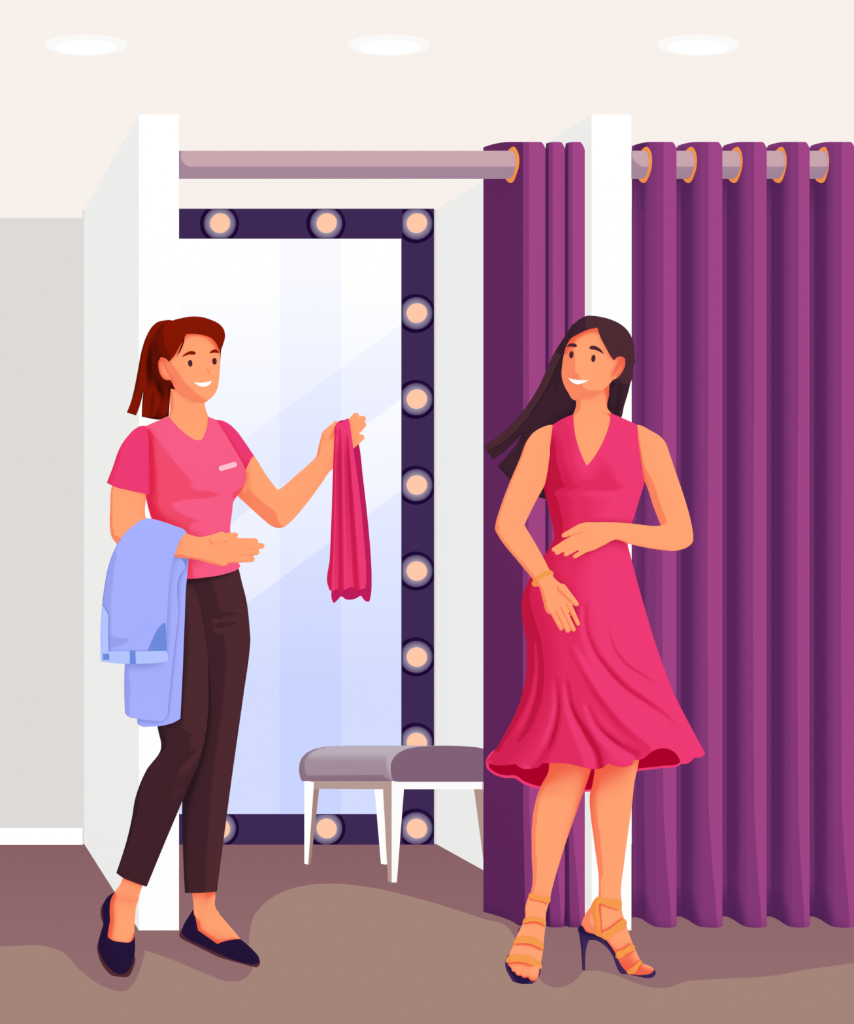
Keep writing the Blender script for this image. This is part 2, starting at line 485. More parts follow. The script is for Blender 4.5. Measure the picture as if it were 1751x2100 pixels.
# floor: mauve shade and tan sunlit shape painted as two colours, one slab
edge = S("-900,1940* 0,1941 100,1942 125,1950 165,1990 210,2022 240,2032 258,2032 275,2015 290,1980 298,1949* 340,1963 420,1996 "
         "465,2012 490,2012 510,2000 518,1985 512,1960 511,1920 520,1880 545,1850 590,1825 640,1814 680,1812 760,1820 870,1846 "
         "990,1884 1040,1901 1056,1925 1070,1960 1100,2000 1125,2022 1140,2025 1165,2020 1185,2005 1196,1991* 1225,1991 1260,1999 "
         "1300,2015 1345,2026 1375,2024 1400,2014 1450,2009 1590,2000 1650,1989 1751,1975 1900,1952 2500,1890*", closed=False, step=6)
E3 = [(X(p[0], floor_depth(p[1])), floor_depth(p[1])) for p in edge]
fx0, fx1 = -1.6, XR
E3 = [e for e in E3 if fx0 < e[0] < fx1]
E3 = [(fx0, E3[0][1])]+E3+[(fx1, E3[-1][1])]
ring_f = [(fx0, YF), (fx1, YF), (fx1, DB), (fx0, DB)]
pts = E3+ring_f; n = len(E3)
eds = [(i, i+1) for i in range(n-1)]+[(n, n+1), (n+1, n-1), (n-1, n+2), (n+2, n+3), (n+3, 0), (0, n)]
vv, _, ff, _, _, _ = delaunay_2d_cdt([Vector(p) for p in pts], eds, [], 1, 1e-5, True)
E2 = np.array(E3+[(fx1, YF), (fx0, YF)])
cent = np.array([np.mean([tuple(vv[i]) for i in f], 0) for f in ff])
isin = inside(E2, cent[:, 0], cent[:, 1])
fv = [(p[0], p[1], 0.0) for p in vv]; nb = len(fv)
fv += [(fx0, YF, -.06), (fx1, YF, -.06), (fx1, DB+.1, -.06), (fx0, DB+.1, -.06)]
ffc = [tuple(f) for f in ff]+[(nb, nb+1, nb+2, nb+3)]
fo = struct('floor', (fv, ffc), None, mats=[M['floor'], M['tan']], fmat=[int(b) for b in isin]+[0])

# =================================================================== CEILING LIGHTS
for i, (px, lab) in enumerate(((176, 'oval white recessed ceiling light at the left, above the left partition'),
                               (798, 'oval white recessed ceiling light in the middle, above the mirror cubicle'),
                               (1432, 'oval white recessed ceiling light at the right, above the drawn purple curtain'))):
    d = 1.2125*F/(VY-91); rx = 85*d/F
    d0, d1 = 1.2125*F/(VY-71), 1.2125*F/(VY-111); ry = (d1-d0)/2
    t = empty('ceiling_light', (X(px, d), d, ZC)); tag(t, lab, 'ceiling light', 'recessed ceiling lights')
    def disc(sx, sy, z0, z1, dy=0):
        V = []; n = 48
        for z, q in ((z0, 1), (z1, .985)):
            V += [(t.location.x+sx*q*math.cos(a)+(dy+sy*q*math.sin(a))*(px-VX)/F, d+dy+sy*q*math.sin(a), z) for a in np.arange(n)*2*math.pi/n]
        return V, [(i, (i+1) % n, n+(i+1) % n, n+i) for i in range(n)]+[tuple(range(n)), tuple(range(n, 2*n))]
    v, f = disc(rx, ry, ZC, ZC-.004); mesh_obj('trim_ring', v, f, M['lamprim'], t, smooth=False)
    v, f = disc(63*d/F, ry*.74, ZC-.003, ZC-.007, .006); mesh_obj('diffuser', v, f, M['lamp'], t, smooth=False)

# =================================================================== MIRROR
DM = 5.37
def mx(px): return X(px, DM)
def mz(py): return Z(py, DM)
mir = empty('vanity_mirror', (mx(566), DM, 0)); tag(mir, 'tall mirror with a dark violet frame of round light bulbs on the cubicle back wall', 'mirror')
x0, x1, z0, z1 = mx(243), mx(890), .004, mz(428)
xi0, xi1, zi0, zi1 = mx(303), mx(824), mz(1670), mz(489)
parts = [box(x0, x1, DM, DB, zi1, z1), box(x0, x1, DM, DB, z0, zi0), box(x0, xi0, DM, DB, zi0, zi1), box(xi1, x1, DM, DB, zi0, zi1)]
v, f = merge(parts); mesh_obj('frame', v, f, M['frame'], mir, smooth=False)
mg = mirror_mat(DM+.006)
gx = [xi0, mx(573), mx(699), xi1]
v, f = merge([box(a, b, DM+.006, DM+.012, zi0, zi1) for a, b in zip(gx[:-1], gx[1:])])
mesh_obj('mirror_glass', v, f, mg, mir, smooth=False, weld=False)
PX = DM/F
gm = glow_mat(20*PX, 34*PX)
blist = [(450, 459), (668, 459)]+[(852.5, y) for y in (459, 643, 819, 995, 1171, 1347, 1522, 1698)]+[(668, 1698), (450, 1698)]
for px, py in blist:
    cx, cz = mx(px), mz(py)
    if px > 800: clip = (xi1+.001, x1-.001, z0+.001, z1-.001)
    elif py < 600: clip = (x0, x1, zi1+.001, z1-.001)
    else: clip = (x0, x1, z0+.001, zi0-.001)
    v, f = lathe_y(0, 0, 0, [(20*PX, .004), (20*PX, -.008), (18.5*PX, -.018), (14*PX, -.027), (7*PX, -.032), (1*PX, -.033)])
    b = mesh_obj('bulb', v, f, M['bulb'], None); b.location = (cx, DM-.006, cz); set_parent(b, mir)
    v, f = lathe_y(0, 0, 0, [(40*PX, 0), (40*PX, -.003), (33*PX, -.004)], n=64, clip=(clip[0]-cx, clip[1]-cx, clip[2]-cz, clip[3]-cz))
    s = mesh_obj('socket_rim', v, f, M['rim'], None, smooth=False); s.location = (cx, DM, cz); set_parent(s, b)
    v, f = lathe_y(0, 0, 0, [(33*PX, 0), (33*PX, -.0015)], n=64, clip=(clip[0]-cx, clip[1]-cx, clip[2]-cz, clip[3]-cz))
    s = mesh_obj('bulb_halo', v, f, gm, None, smooth=False); s.location = (cx, DM-.0045, cz); set_parent(s, b)  # disc added to carry the painted glow of the bulb

# =================================================================== RODS AND CURTAINS
DR = 4.25
zr, rr = Z(338, DR), 28*DR/F
def rod(xa, xb):
    V, Fc = [], []; n = 40; xs = np.linspace(xa, xb, 40)
    for x in xs:
        V += [(x, DR+rr*math.cos(a), zr+rr*math.sin(a)) for a in np.arange(n)*2*math.pi/n]
    for k in range(len(xs)-1):
        for i in range(n): Fc.append((k*n+i, k*n+(i+1) % n, (k+1)*n+(i+1) % n, (k+1)*n+i))
    Fc += [tuple(range(n)), tuple((len(xs)-1)*n+i for i in range(n))]
    return V, Fc
v, f = rod(XL1, X(1181, DR)); tag(mesh_obj('curtain_rod', v, f, M['rod'], None), 'thick mauve curtain rod spanning the open cubicle in front of the mirror', 'curtain rod', 'curtain rods')
v, f = rod(XR1, XR); tag(mesh_obj('curtain_rod', v, f, M['rod'], None), 'thick mauve curtain rod at the right, threaded through the drawn curtain with five rings', 'curtain rod', 'curtain rods')

def curtain(folds, ends):
    """folds: list of fold corner rows [(px, depth)]; returns mesh of one hanging cloth"""
    prof = []
    for fo_ in folds: prof += fo_
    path = S(' '.join('%f,%f' % (X(px, d)*1000, d*1000) for px, d in prof), closed=False, step=4)/1000
    zs = [1.0]*1+[1-q for q in np.linspace(.03, .84, 24)]+list(np.linspace(.155, .002, 20))
    tops = []
    for x, d in path:
        px = VX+F*x/d
        L, R = [(a, b) for a, b in zip(ends[:-1], ends[1:]) if px <= b+.6 or b == ends[-1]][0]
        c = 16*min(1, max(0, (px-(R-11))/11))**2 if d < 4.24 else 0
        t = min(1, max(0, (px-L)/(.45*(R-L))))
        if d >= 4.24 and px > L+.6*(R-L): c = 12
        tops.append(Z(291+(1-t)*(1-t)*min(12, .09*(R-L))+c, d))
    V, Fc = [], []
    for q in zs:
        for p, zt in zip(path, tops):
            z = q*zt if q > .9 else q*2.24
            t = max(0, min(1, (.36-z)/.355)); b = max(0, min(1, (1.5-z)/1.1))
            dy = -.050*b*b*(3-2*b)+.082*t*t; V.append((p[0]*(1+dy/p[1]), p[1]+dy, z))
    n = len(path)
    for k in range(len(zs)-1):
        for i in range(n-1): Fc.append((k*n+i, k*n+i+1, (k+1)*n+i+1, (k+1)*n+i))
    return V, Fc, path
def ring_at(px, d, tilt, parent):
    c = Vector((X(px, d), d, zr)); ax = Vector((math.cos(tilt), math.sin(tilt), 0))
    R, r = 31*DR/F, 5.2*DR/F
    V, Fc = [], []; n, m = 40, 12
    for i in range(n):
        a = 2*math.pi*i/n; q = c+ax*(R*.92*math.cos(a))+Vector((0, 0, R*math.sin(a)))
        rad = (q-c).normalized(); nrm = ax.cross(Vector((0, 0, 1)))
        for j in range(m):
            b = 2*math.pi*j/m; V.append(q+rad*(r*math.cos(b))+nrm*(r*.9*math.sin(b)))
    for i in range(n):
        for j in range(m):
            Fc.append((i*m+j, i*m+(j+1) % m, ((i+1) % n)*m+(j+1) % m, ((i+1) % n)*m+j))
    return mesh_obj('curtain_ring', V, Fc, M['gold'], parent)

def fold(L, R, last=False):
    w = R-L
    out = [(L-4, 4.300), (L+6, 4.306), (L+16, 4.285), (L+27, DR), (L+38, 4.212), (L+48, 4.190), (L+64, 4.180), (R-10, 4.182), (R-1.5, 4.198)]
    return out+([(R-2.5, 4.225), (R-5, 4.27)] if not last else [(R-3, 4.225)])
EDG = [1296, 1388, 1482, 1573, 1661, 1754]
RNG = [1312, 1405, 1496, 1584, 1674]
fs = []
for i in range(5):
    fs += [fold(EDG[i], EDG[i+1], i == 4)]
fs[0][0] = (EDG[0]-.5, 4.285); fs[0][1] = (EDG[0]+5, 4.300)
V, Fc, path = curtain(fs, EDG)
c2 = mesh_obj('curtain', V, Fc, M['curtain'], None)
tag(c2, 'purple curtain drawn closed at the right in five folds beside the white post', 'curtain', 'purple cubicle curtains')
for i in range(5): ring_at(EDG[i]+27, DR, math.radians(-94), c2)
fs = [[(991, 4.36), (1022, 4.31), (1050, DR), (1064, 4.205), (1078, 4.185), (1096, 4.180), (1112, 4.184), (1119, 4.20), (1118, 4.23)],
      [(1116, 4.21), (1120, 4.198), (1129, 4.185), (1140, 4.182), (1152, 4.185), (1159, 4.20), (1158, 4.225)],
      [(1156, 4.21), (1160, 4.198), (1169, 4.185), (1180, 4.182), (1192, 4.186), (1199, 4.20), (1198.5, 4.21)]]
V, Fc, path = curtain(fs, [990, 1119, 1159, 1199])
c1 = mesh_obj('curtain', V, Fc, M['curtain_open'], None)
tag(c1, 'purple curtain pushed open and bunched behind the person in the crimson dress, one gold ring', 'curtain', 'purple cubicle curtains')
ring_at(1050, DR, math.radians(-90), c1)

# =================================================================== STOOL
DS = 4.79
xs0 = X(803, DS)
sk = np.array([X(624, 5.07)-xs0, 5.07-DS])            # from the front left foot to the back left foot
wS = .335
def sp(u, v, z): return (xs0+u*wS+sk[0]*v, DS+sk[1]*v, z)
st_ = empty('stool', (xs0+.1, DS+.14, 0)); tag(st_, 'upholstered mauve stool with white splayed legs in front of the mirror', 'stool')
zb = Z(1602, DS); zb2 = Z(1602, 5.07)
def zbot(v): return zb+(zb2-zb)*v
def leg(u0, v0, du, dv, flip=False):
    """tapered square leg; (du,dv) point inwards"""
    def ring(s, z): return [sp(u0, v0, z), sp(u0+du*s, v0, z), sp(u0+du*s, v0+dv*s*.9, z), sp(u0, v0+dv*s*.9, z)]
    a, b = ring(1, zbot(v0)+.002), ring(.40, 0.0)
    return a+b, [(0, 1, 2, 3), (7, 6, 5, 4), (0, 4, 5, 1), (1, 5, 6, 2), (2, 6, 7, 3), (3, 7, 4, 0)]
for u0, v0, du, dv in ((0, 0, .125, .11), (1, 0, -.125, .11), (0, 1, .06, -.13), (.83, 1, -.12, -.11)):
    v, f = leg(u0, v0, du, dv)
    o = mesh_obj('leg', v, f, None, st_, smooth=False, mats=[M['stoolleg'], M['lamp'], M['tan']], weld=False)
    if v0 == 1:
        for p in o.data.polygons:
            p.material_index = 1 if p.normal.x < -.3 else 2 if p.normal.y < -.5 and u0 == 0 else 0  # lit white and shaded tan painted face by face on the back legs
def rail(u0, u1, v0, v1):
    hgt = .026
    V = [sp(u, v, zbot(v)+dz) for u in (u0, u1) for v in (v0, v1) for dz in (-hgt, .002)]
    return V, BOXF
v, f = merge([rail(.05, .95, .005, .06), rail(.05, .95, .94, .99), rail(.004, .05, .02, .98), rail(.95, .996, .02, .98)])
mesh_obj('rail', v, f, M['stoolleg'], st_, smooth=False)
# cushion: rounded top edges, front panel painted in the side's unlit tone
def cushion_prof(v, bow=1.0):
    """outline across (u, z) from the left bottom over the top to the right bottom"""
    z0_ = zbot(v); ht = Z(1529, DS)-Z(1602, DS)
    ht = ht+(Z(1529, 5.07)-zb2-ht)*v
    pr = []
    for u, h in ((.0, 0), (-.02, .12), (-.03, .30), (-.025, .5), (0.0, .66), (.05, .80), (.12, .90), (.22, .96), (.36, .99), (.5, 1.0)):
        pr.append((u, z0_+h*ht))
    return pr+[(1-u, z) for u, z in pr[-2::-1]]
V, Fc = [], []; vs = np.linspace(-.02, 1.03, 14); npr = len(cushion_prof(0))
for v_ in vs:
    for u, z in cushion_prof(v_): V.append(sp(u, v_, z))
for k in range(len(vs)-1):
    for i in range(npr-1): Fc.append((k*npr+i, k*npr+i+1, (k+1)*npr+i+1, (k+1)*npr+i))
    Fc.append((k*npr+npr-1, k*npr, (k+1)*npr, (k+1)*npr+npr-1))
Fc.append(tuple((len(vs)-1)*npr+i for i in range(npr))); Fc.append(tuple(range(npr)))
cu = mesh_obj('seat_cushion', V, Fc, M['stoolside'], st_, smooth=True)
V, Fc = [], []; pr = cushion_prof(-.02)
for v_, g in ((-.021, 1.0), (-.045, 1.0), (-.06, .97)):
    for u, z in pr: V.append(sp(.5+(u-.5)*g, v_, zb+(z-zb)*(1-(1-g)*.6)))
for k in range(2):
    for i in range(npr): Fc.append((k*npr+i, k*npr+(i+1) % npr, (k+1)*npr+(i+1) % npr, (k+1)*npr+i))
Fc += [tuple(range(npr)), tuple(2*npr+i for i in range(npr))]
mesh_obj('shaded_front', V, Fc, M['stoolfront'], st_, smooth=False)

# =================================================================== PERSON WITH AUBURN PONYTAIL
A = Stage(400, 3.94)
pa = empty('person', tuple(A.P(360, 1985, 0.0))[:2]+(0,))
tag(pa, 'person in pink t-shirt and dark brown trousers, auburn ponytail, holding up a raspberry scarf', 'person')

# ---- head
headA = Blob(A, "451,722 451,746 449,778 446,796 438,811 428,820 419,826 405.6,825 387,818 369,809 357.6,795 349.6,780 338,765 328,735 327,700 340,672 370,658 405,656 435,668 448,695",
             1.12, .05, mod=lambda x, y: 11*np.exp(-((x-427-(y-745)*.28)/6.5)**2-((y-757)/13)**2)*(y < 768)+bumps([(414, 788, 24, 9, 1.5)])(x, y), step=4)
earA = Blob(A, "346,742 337,735 330,733.6 325,740.5 324.5,753 328,767 335,777 342,780 349,780 352,760", .5, .074,
            mod=lambda x, y: -5*np.exp(-((x-338-(y-755)*.25)/4.5)**2-((y-755)/11)**2), step=3)
neckA = Blob(A, "349.5,770 349,817 346,855 330,880 340,930 400,950 440,930 440,880 427.5,855 422,840 417,815 400,785", .8, -.02)
shirt_h = Field(S("298,873 314,867 346,855 387,848 427.7,855 443,861 458,883 478.7,917.5 494.7,945 502.7,961 505,975 502.7,986 496,1003 487,1016 480,1026 475.7,1052 472,1088 478,1130 492,1161 505,1200 508,1290 345,1290 345,1190 335,1120 311,1065 299.6,1021 300,950"))
mod_shirt = lambda x, y: bumps([(452, 962, 42, 36, 15), (376, 955, 44, 42, 11), (440, 1058, 46, 16, 6), (420, 1028, 80, 14, -6)])(x, y)
chestA = Blob(A, "349,852 320,866 306,880 306,1000 320,1065 345,1120 352,1160 470,1150 468,1110 464,1090 470,1030 490,1000 492,965 470,915 450,880 430,856 400,840", .60, 0, hout=shirt_h, mod=mod_shirt, add=-4)
hipA = Blob(A, "350,1120 466,1120 478,1180 480,1260 400,1270 385,1260 352,1180", .3, 0)
# ---- her left arm, raised, palm up
wL = lerp([(440, -.07), (505, -.05), (570, .01), (660, .04), (750, .045)])
armL = Blob(A, "520,935 533,954 543,970 569.7,1005.5* 585,994 610,972 635,950 647.6,937 653,916 658,897 662,885 671,876.6 682,869 697,868 707,874 716,892 720,910 716,930 683,961 679,964 660,990 639,1019 616,1048 597,1069 580.6,1081 571,1083 559.6,1080 543,1068 522,1049.5 503,1032 487,1017 470,990 470,950 490,920", .72, lambda x, y: wL(x))
fing = lambda *a, w, k=.85, st=A: Blob(st, cap(*a), k, w, step=3)
handL = [fing(668, 896, 7, 689, 869, 6, w=.075), fing(706, 880, 7.5, 730, 853, 6.9, w=.04, k=1), fing(713, 889, 7.5, 743.5, 858.8, 6.7, w=.05, k=1),
         fing(716, 901, 7, 745, 871, 6.2, w=.058, k=1), fing(714, 919, 8, 741, 897, 6.4, w=.06, k=1)]
# ---- her right arm, bent across the waist
wR = lerp([(230, .03), (262, .05), (330, .10), (383, .125), (540, .135)])
armR1 = Blob(A, "266,905 286,905 297,985 300,1013 297,1044 300,1085 298,1120 262,1133 240,1115 229,1101 225.5,1083 225.8,1044 229,998 241,965 253,925", .72, .03)
armR2 = Blob(A, "229,1085 245,1068 300,1062 345,1076 383,1094 409,1101 437,1096 458,1091 468,1099 476,1110 474,1148 463,1160 437,1157 396,1146.6 355,1144.6 300,1150 255,1132", .62, lambda x, y: wR(x))
handR = [fing(440, 1106, 11, 482.5, 1097.5, 6, w=.150, k=.8), fing(470, 1110.5, 7.2, 523.5, 1110.2, 6.3, w=.144, k=1), fing(472, 1121.5, 6.6, 536.5, 1119.6, 6, w=.141, k=1),
         fing(470, 1133, 6.6, 526, 1132.6, 6.2, w=.138, k=1), fing(455, 1147.5, 8.4, 516.5, 1146.6, 6, w=.135, k=1)]
# ---- legs under the trousers and feet
w_l1 = lerp([(1180, .0), (1330, .03), (1500, .055), (1650, .045), (1800, .015), (1835, .01)])
wt1 = A.wfloor(248, 2007)
w_f1 = lerp([(1795, .015), (1840, .012), (2000, wt1-.012), (2010, wt1)])
wt2 = A.wfloor(512, 1986)
w_f2 = lerp([(366, -.065), (395, -.04), (440, 0.0), (530, wt2)])
legA1 = Blob(A, "365,1240 395,1240 398,1480 400,1560 340,1700 297,1795 290,1822 285.6,1836 279,1861 276,1891 270,1920 240,1920 226,1886 225,1866 227,1848 235.4,1829 246.7,1813 254,1795 290,1660 345,1540 390,1400", .62, lambda x, y: w_l1(y))
footA1 = Blob(A, "235.4,1829 226.6,1848 224.8,1866 225.8,1886 218,1913 214,1945 222,1970 240,1990 256,1990 268,1965 275,1935 275.5,1916 276,1891 279,1861 285.6,1835.5", .5, lambda x, y: w_f1(y))
legA2 = Blob(A, "430,1220 475,1220 490,1330 462,1560 446,1760 441,1835 441,1860 450,1875 430,1900 405,1895 402,1890 396,1848 394.5,1832 394,1760 410,1500", .5, lambda x, y: np.interp(y, [1200, 1780, 1830], [0, 0, -.02]))
footA2 = Blob(A, "394.5,1832 396,1848 400,1880 385,1895 382,1912 430,1942 470,1958 515,1966 505,1945 493,1926 461.5,1888 444,1865.6 441,1858 440.7,1832", .55, lambda x, y: w_f2(x))
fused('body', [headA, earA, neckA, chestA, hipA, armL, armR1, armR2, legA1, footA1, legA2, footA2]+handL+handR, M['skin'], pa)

# ---- face
def on(bl, o, name, mat, k=.35, off=.0022, st=A, par=pa):
    o = S(o) if isinstance(o, str) else o
    return build(name, Blob(st, o, k, lambda x, y: bl.surf(x, y)+off, step=3, kb=k*.3), mat, par)
on(headA, ell(390, 745, 4.6, 7.1, -.08), 'eye', M['dark'])
on(headA, ell(439.9, 740.8, 4.5, 7.1, -.08), 'eye', M['dark'], off=.003)
on(headA, "371.8,732.5* 380.5,724.5 391,720 398.7,721 401.7,725 399,727 389.6,726.8 380,729.5", 'eyebrow', M['brow1'])
on(headA, "429.6,723.6 434,719 440,716.5 447,719.5 450.4,724.3* 444,723.5 438,723.2 431,724.5", 'eyebrow', M['brow1'], off=.004)
on(headA, "398,783.4* 407,784.6 414.7,784.6 425,783.3 434.6,781* 428.4,789.6 417,793 405.6,790", 'smile', M['teeth'], off=.0015)

# ---- hair
hair_h = Field(S("312,720 320,690 333,668 353,655 374,651 394,649 412.5,650 433,656 449,664 458,674 461.5,688 458,705 452,735 452,780 430,815 400,825 360,812 340,796 326,783 314,764 311,745"))
capA = Blob(A, "451,722* 458,705 461.5,688 458,674 449,664 433,656 412.5,650 394,649 373.6,652 353,657.5 340,664 328,680 317,705 312,728 311,745 314,764 328,784 339,793 349.5,797* 349.6,781 341,779.5 334,777 327,766.8 323.5,753 324,741 329,733 337,734 346,742* 353,735 360,725.6 367,713 373.6,700.5 378,692 382.8,685* 401,685 419,688 433.7,693.7 443,704 448,714", 1.12, .055, hout=hair_h, add=3.5, mod=strokes([("365,664 390,678 420,684 462,687", 5, 7, -7), ("364,662 366,690 355,712 322,740", 4, 7, -6)]), step=4)
capB = Blob(A, "452,735 455,705 458,690 455,674 447,664 432,657 412.5,651 394,650 374,653 353,659 340,666 328,682 318,705 314,728 313,745 316,764 328,780 345,795 370,800 420,800 445,780", .9, .015, hout=hair_h)
lockA = Blob(A, "362.4,731* 366,722 371,710 375.5,695* 379,688* 377,702 372,716", .5, lambda x, y: headA.surf(x, y)+.004, step=3)
tail = Blob(A, "353,657* 345,656 337,657 323,660.5 312,669.7 300.5,689 291,716.5 283,757.6 275,798.7 268.5,824 260,846* 279,852* 285.7,835 293.7,803* 291.4,831 290.5,854.7* 307,858 330,860.4 346,855* 348.5,817 350,780 345,740 348,690", .5, -.012,
            mod=strokes([("345,660 318,690 309,730 310,800 300,857", 5, 9, -9), ("340,672 322,710 320,770 338,812 326,860", 6, 10, -10)]))
hairA = build('hair', [capA, capB, lockA], M['hair1'], pa)
build('ponytail', tail, M['hair1'], hairA)

# ---- t-shirt
torso = Blob(A, "298.5,874* 314,867 346,855* 356,866 366,877 378,887.5 390,896.5 399,901.5 407,903 413,901.5 418,894 422,884 425.5,872 427.7,855* 443,861* 458,883 478.7,917.5 494.7,945 502.7,961 505,975 502.7,986 496,1003 487,1016 480,1026 475.7,1052 472,1088 478,1130 493,1161* 488.6,1166 463,1176.7 424,1184 382,1187.5 347,1187* 345,1175 335,1120 311,1065 299.6,1021 300,950", .62, 0, hout=shirt_h, mod=mod_shirt)
shirt = build('tshirt', torso, M['shirt'], pa)
slR = Blob(A, "298,873* 289,873.4 275,881 261.7,894.7 250,910.7 242,926.7 232,956 219,989.8* 231.4,996.7 265,1005.7 306,1014* 307.4,988 305.5,931 303,890", .72, .036, hout="298,868 289,870 275,881 261.7,894.7 250,910.7 242,926.7 232,956 219,989.8 205,1040 306,1050 309,988 309,931 307,880")
slL = Blob(A, "443,861* 456,862.7 469.6,869.6 485.6,884.4 501.5,906 520,933.5 532.4,952* 520,965.5 505,978* 480,975 450,920 436,870", .6, lambda x, y: np.interp(x, [440, 505, 535], [-.035, -.045, -.03]), hout="436,858 456,861 469.6,869.6 485.6,884.4 501.5,906 520,933.5 532.4,952 555,990 520,1020 480,985 450,925 432,870")
build('sleeve', slR, M['sleeve'], shirt); build('sleeve', slL, M['sleeve'], shirt)
on(torso, cap(453.5, 960.5, 5.6, 480.5, 952.6, 5.6), 'name_tag', M['tag'], k=.4, off=.003, par=shirt)

# ---- trousers
tr2 = Blob(A, "382,1180 400,1150 478,1150 489,1164* 495,1190 505,1230 512,1290 513.5,1312 512,1332 500,1420 476,1590 460,1710 444.5,1828.7* 411,1831 379,1831* 375,1740 374,1640 385,1550 400,1450 395,1300", .62, 0.0,
           hout="382,1170 400,1140 478,1140 491,1164 495,1190 505,1230 512,1290 513.5,1312 512,1332 500,1420 476,1590 460,1710 444.5,1828.7 438,1890 386,1890 379,1831 375,1740 374,1640 385,1550 395,1450 392,1300",
           mod=strokes([("500,1262 470,1264 445,1270", 2, 7, -5), ("503,1282 470,1284 447,1288", 2, 7, -5)]))
tr1 = Blob(A, "384,1178 425,1178* 428,1230 427,1350 425,1480 415,1540 375,1640 333,1740 300.7,1818.7* 273,1809 251.7,1800 238.4,1790* 262,1715 272,1668 275,1648 300,1580 330,1535 323,1490 326,1400 340,1280 365,1190", .62, lambda x, y: w_l1(y),
           hout="384,1165 425,1165 428,1230 427,1350 425,1480 415,1540 375,1640 333,1740 300.7,1818.7 280,1870 222,1846 238.4,1790 262,1715 272,1668 275,1648 300,1580 330,1535 323,1490 326,1400 340,1280 365,1180",
           mod=strokes([("419,1200 421,1330 418,1450", 4, 8, -4), ("430,1400 412,1530 340,1600 290,1720 268,1800", 3, 10, -4)]))
build('trousers', [tr1, tr2], M['trousers'], pa)

# ---- shoes
sh1_h = Field(S("235.4,1829 220,1840 211.5,1856 211,1876 212.5,1891 206.5,1913 202.7,1931 202,1943.5 210,1966 225,1986 243,1997.6 253,1997.6 265.5,1987.5 274,1966 277,1946 276.5,1926 276,1900 279,1861 286,1834 262,1822"))
shoe1 = Blob(A, "235.4,1829* 220,1840 211.5,1856 211,1876 212.5,1891 206.5,1913 202.7,1931 202,1943.5 210,1966 225,1986 243,1997.6 253,1997.6 265.5,1987.5 274,1966 277,1946 276.5,1926 275.5,1914* 274.5,1923 268,1931.5 248,1931.8 227.8,1927 221,1921 221.6,1912 225.5,1886 224.5,1866 226.3,1848", .72, lambda x, y: w_f1(y), hout=sh1_h, step=4, add=2)
sole1 = Blob(A, "222,1843 209,1857 206,1870.7 208,1885 211.5,1895 203,1925 199,1943 201.5,1958.6 212.8,1983.7 230.4,2001 248,2006 263,2002.6 273,1986 277,1963 270,1950 240,1940 225,1900", .3, lambda x, y: w_f1(y)-.006, step=4)
o = build('shoe', shoe1, M['shoe'], pa); build('sole', sole1, M['brownsole'], o)
sh2_h = Field(S("397.5,1863 386,1880.7 376,1898 373,1907 375,1916 386,1926 411,1938.5 449,1956 486.7,1971 506.8,1976 524.4,1976.7 532,1972.4 530.7,1963.6 519,1948.6 504,1934.7 493,1926 461,1887 440,1862"))
shoe2 = Blob(A, "397.5,1863* 386,1880.7 376,1898 373,1907 375,1916 386,1926 411,1938.5 449,1956 486.7,1971 506.8,1976 524.4,1976.7 532,1972.4 530.7,1963.6 519,1948.6 504,1934.7 493,1926* 482,1926.3 471.6,1928 456.5,1931.5 445.7,1936* 426,1922 406,1907.9* 402.5,1890.8 399.5,1876", .66, lambda x, y: w_f2(x), hout=sh2_h, step=4, add=3)
sole2 = Blob(A, "374,1904 368.5,1912 368,1920 374,1926 386,1932 424,1951 461.5,1968.7 491.7,1981 511.8,1985.5 526.9,1983.7 533,1977.5 532,1968 500,1955 430,1925 390,1905", .35, lambda x, y: w_f2(x)-.004, step=4)
o = build('shoe', shoe2, M['shoe'], pa); build('sole', sole2, M['brownsole'], o)

# ---- scarf over the raised hand
def ribs(c, a):
    """long folds running down the cloth: c = list of (top x, bottom x, width top, width bottom)"""
    def f(x, y):
        t = np.clip((y-870)/340, 0, 1); o = np.zeros(np.shape(x))
        for x0, x1, w0, w1 in c:
            xc = x0+(x1-x0)*t; w = w0+(w1-w0)*t; o += a*np.exp(-((x-xc)/w)**2)
        return o*np.minimum(1, t*6)
    return f
scf = Blob(A, "688,872 691.6,866.5 698,867 703,864.4 707,861 712.6,858 716,861* 725,922.7 738,1019 746,1103 750.7,1166 751,1191 749,1206.6* 740,1209 733.6,1210 724,1206.6 718,1203* 709.5,1209 698,1210 689.6,1207.7* 682,1212 677,1211 673,1202.5 676,1145 680,1050.5 683,956 686,893", .42, .085,
           hout="686,868 691,862 703,858 716,852 727,922 740,1019 748,1103 753,1166 754,1250 670,1250 674,1145 678,1050 681,956 684,893",
           mod=ribs([(689, 680, 3, 9), (700.5, 706, 3, 11), (715, 741, 4, 13)], 15), step=4)
scb = Blob(A, "692,866 714,862 724,870 736,912 744,977 754.5,1071.5 759.8,1134 762,1186.7 760.8,1218 757.7,1232.8* 752,1234 746,1229.7 739.8,1222 731.5,1226.5 719,1230 708,1228.6 700,1223 691.7,1230.7 684,1236.6 681,1230.7 680.5,1200 690,1050 692,900", .22, -.012,
           mod=ribs([(700, 700, 5, 14), (722, 742, 5, 14)], 3))
top_ = Blob(A, "688.5,870 692,866 700,867 707,861 713,858.5 716.5,862 718,872 706,882 690,880", 3.0, .035, step=3)
scarf = build('scarf', [scf, top_], M['scarf'], None)
tag(scarf, 'raspberry pink folded scarf draped over the raised hand of the person with the ponytail', 'scarf')
build('back_fold', scb, M['scarfback'], scarf)

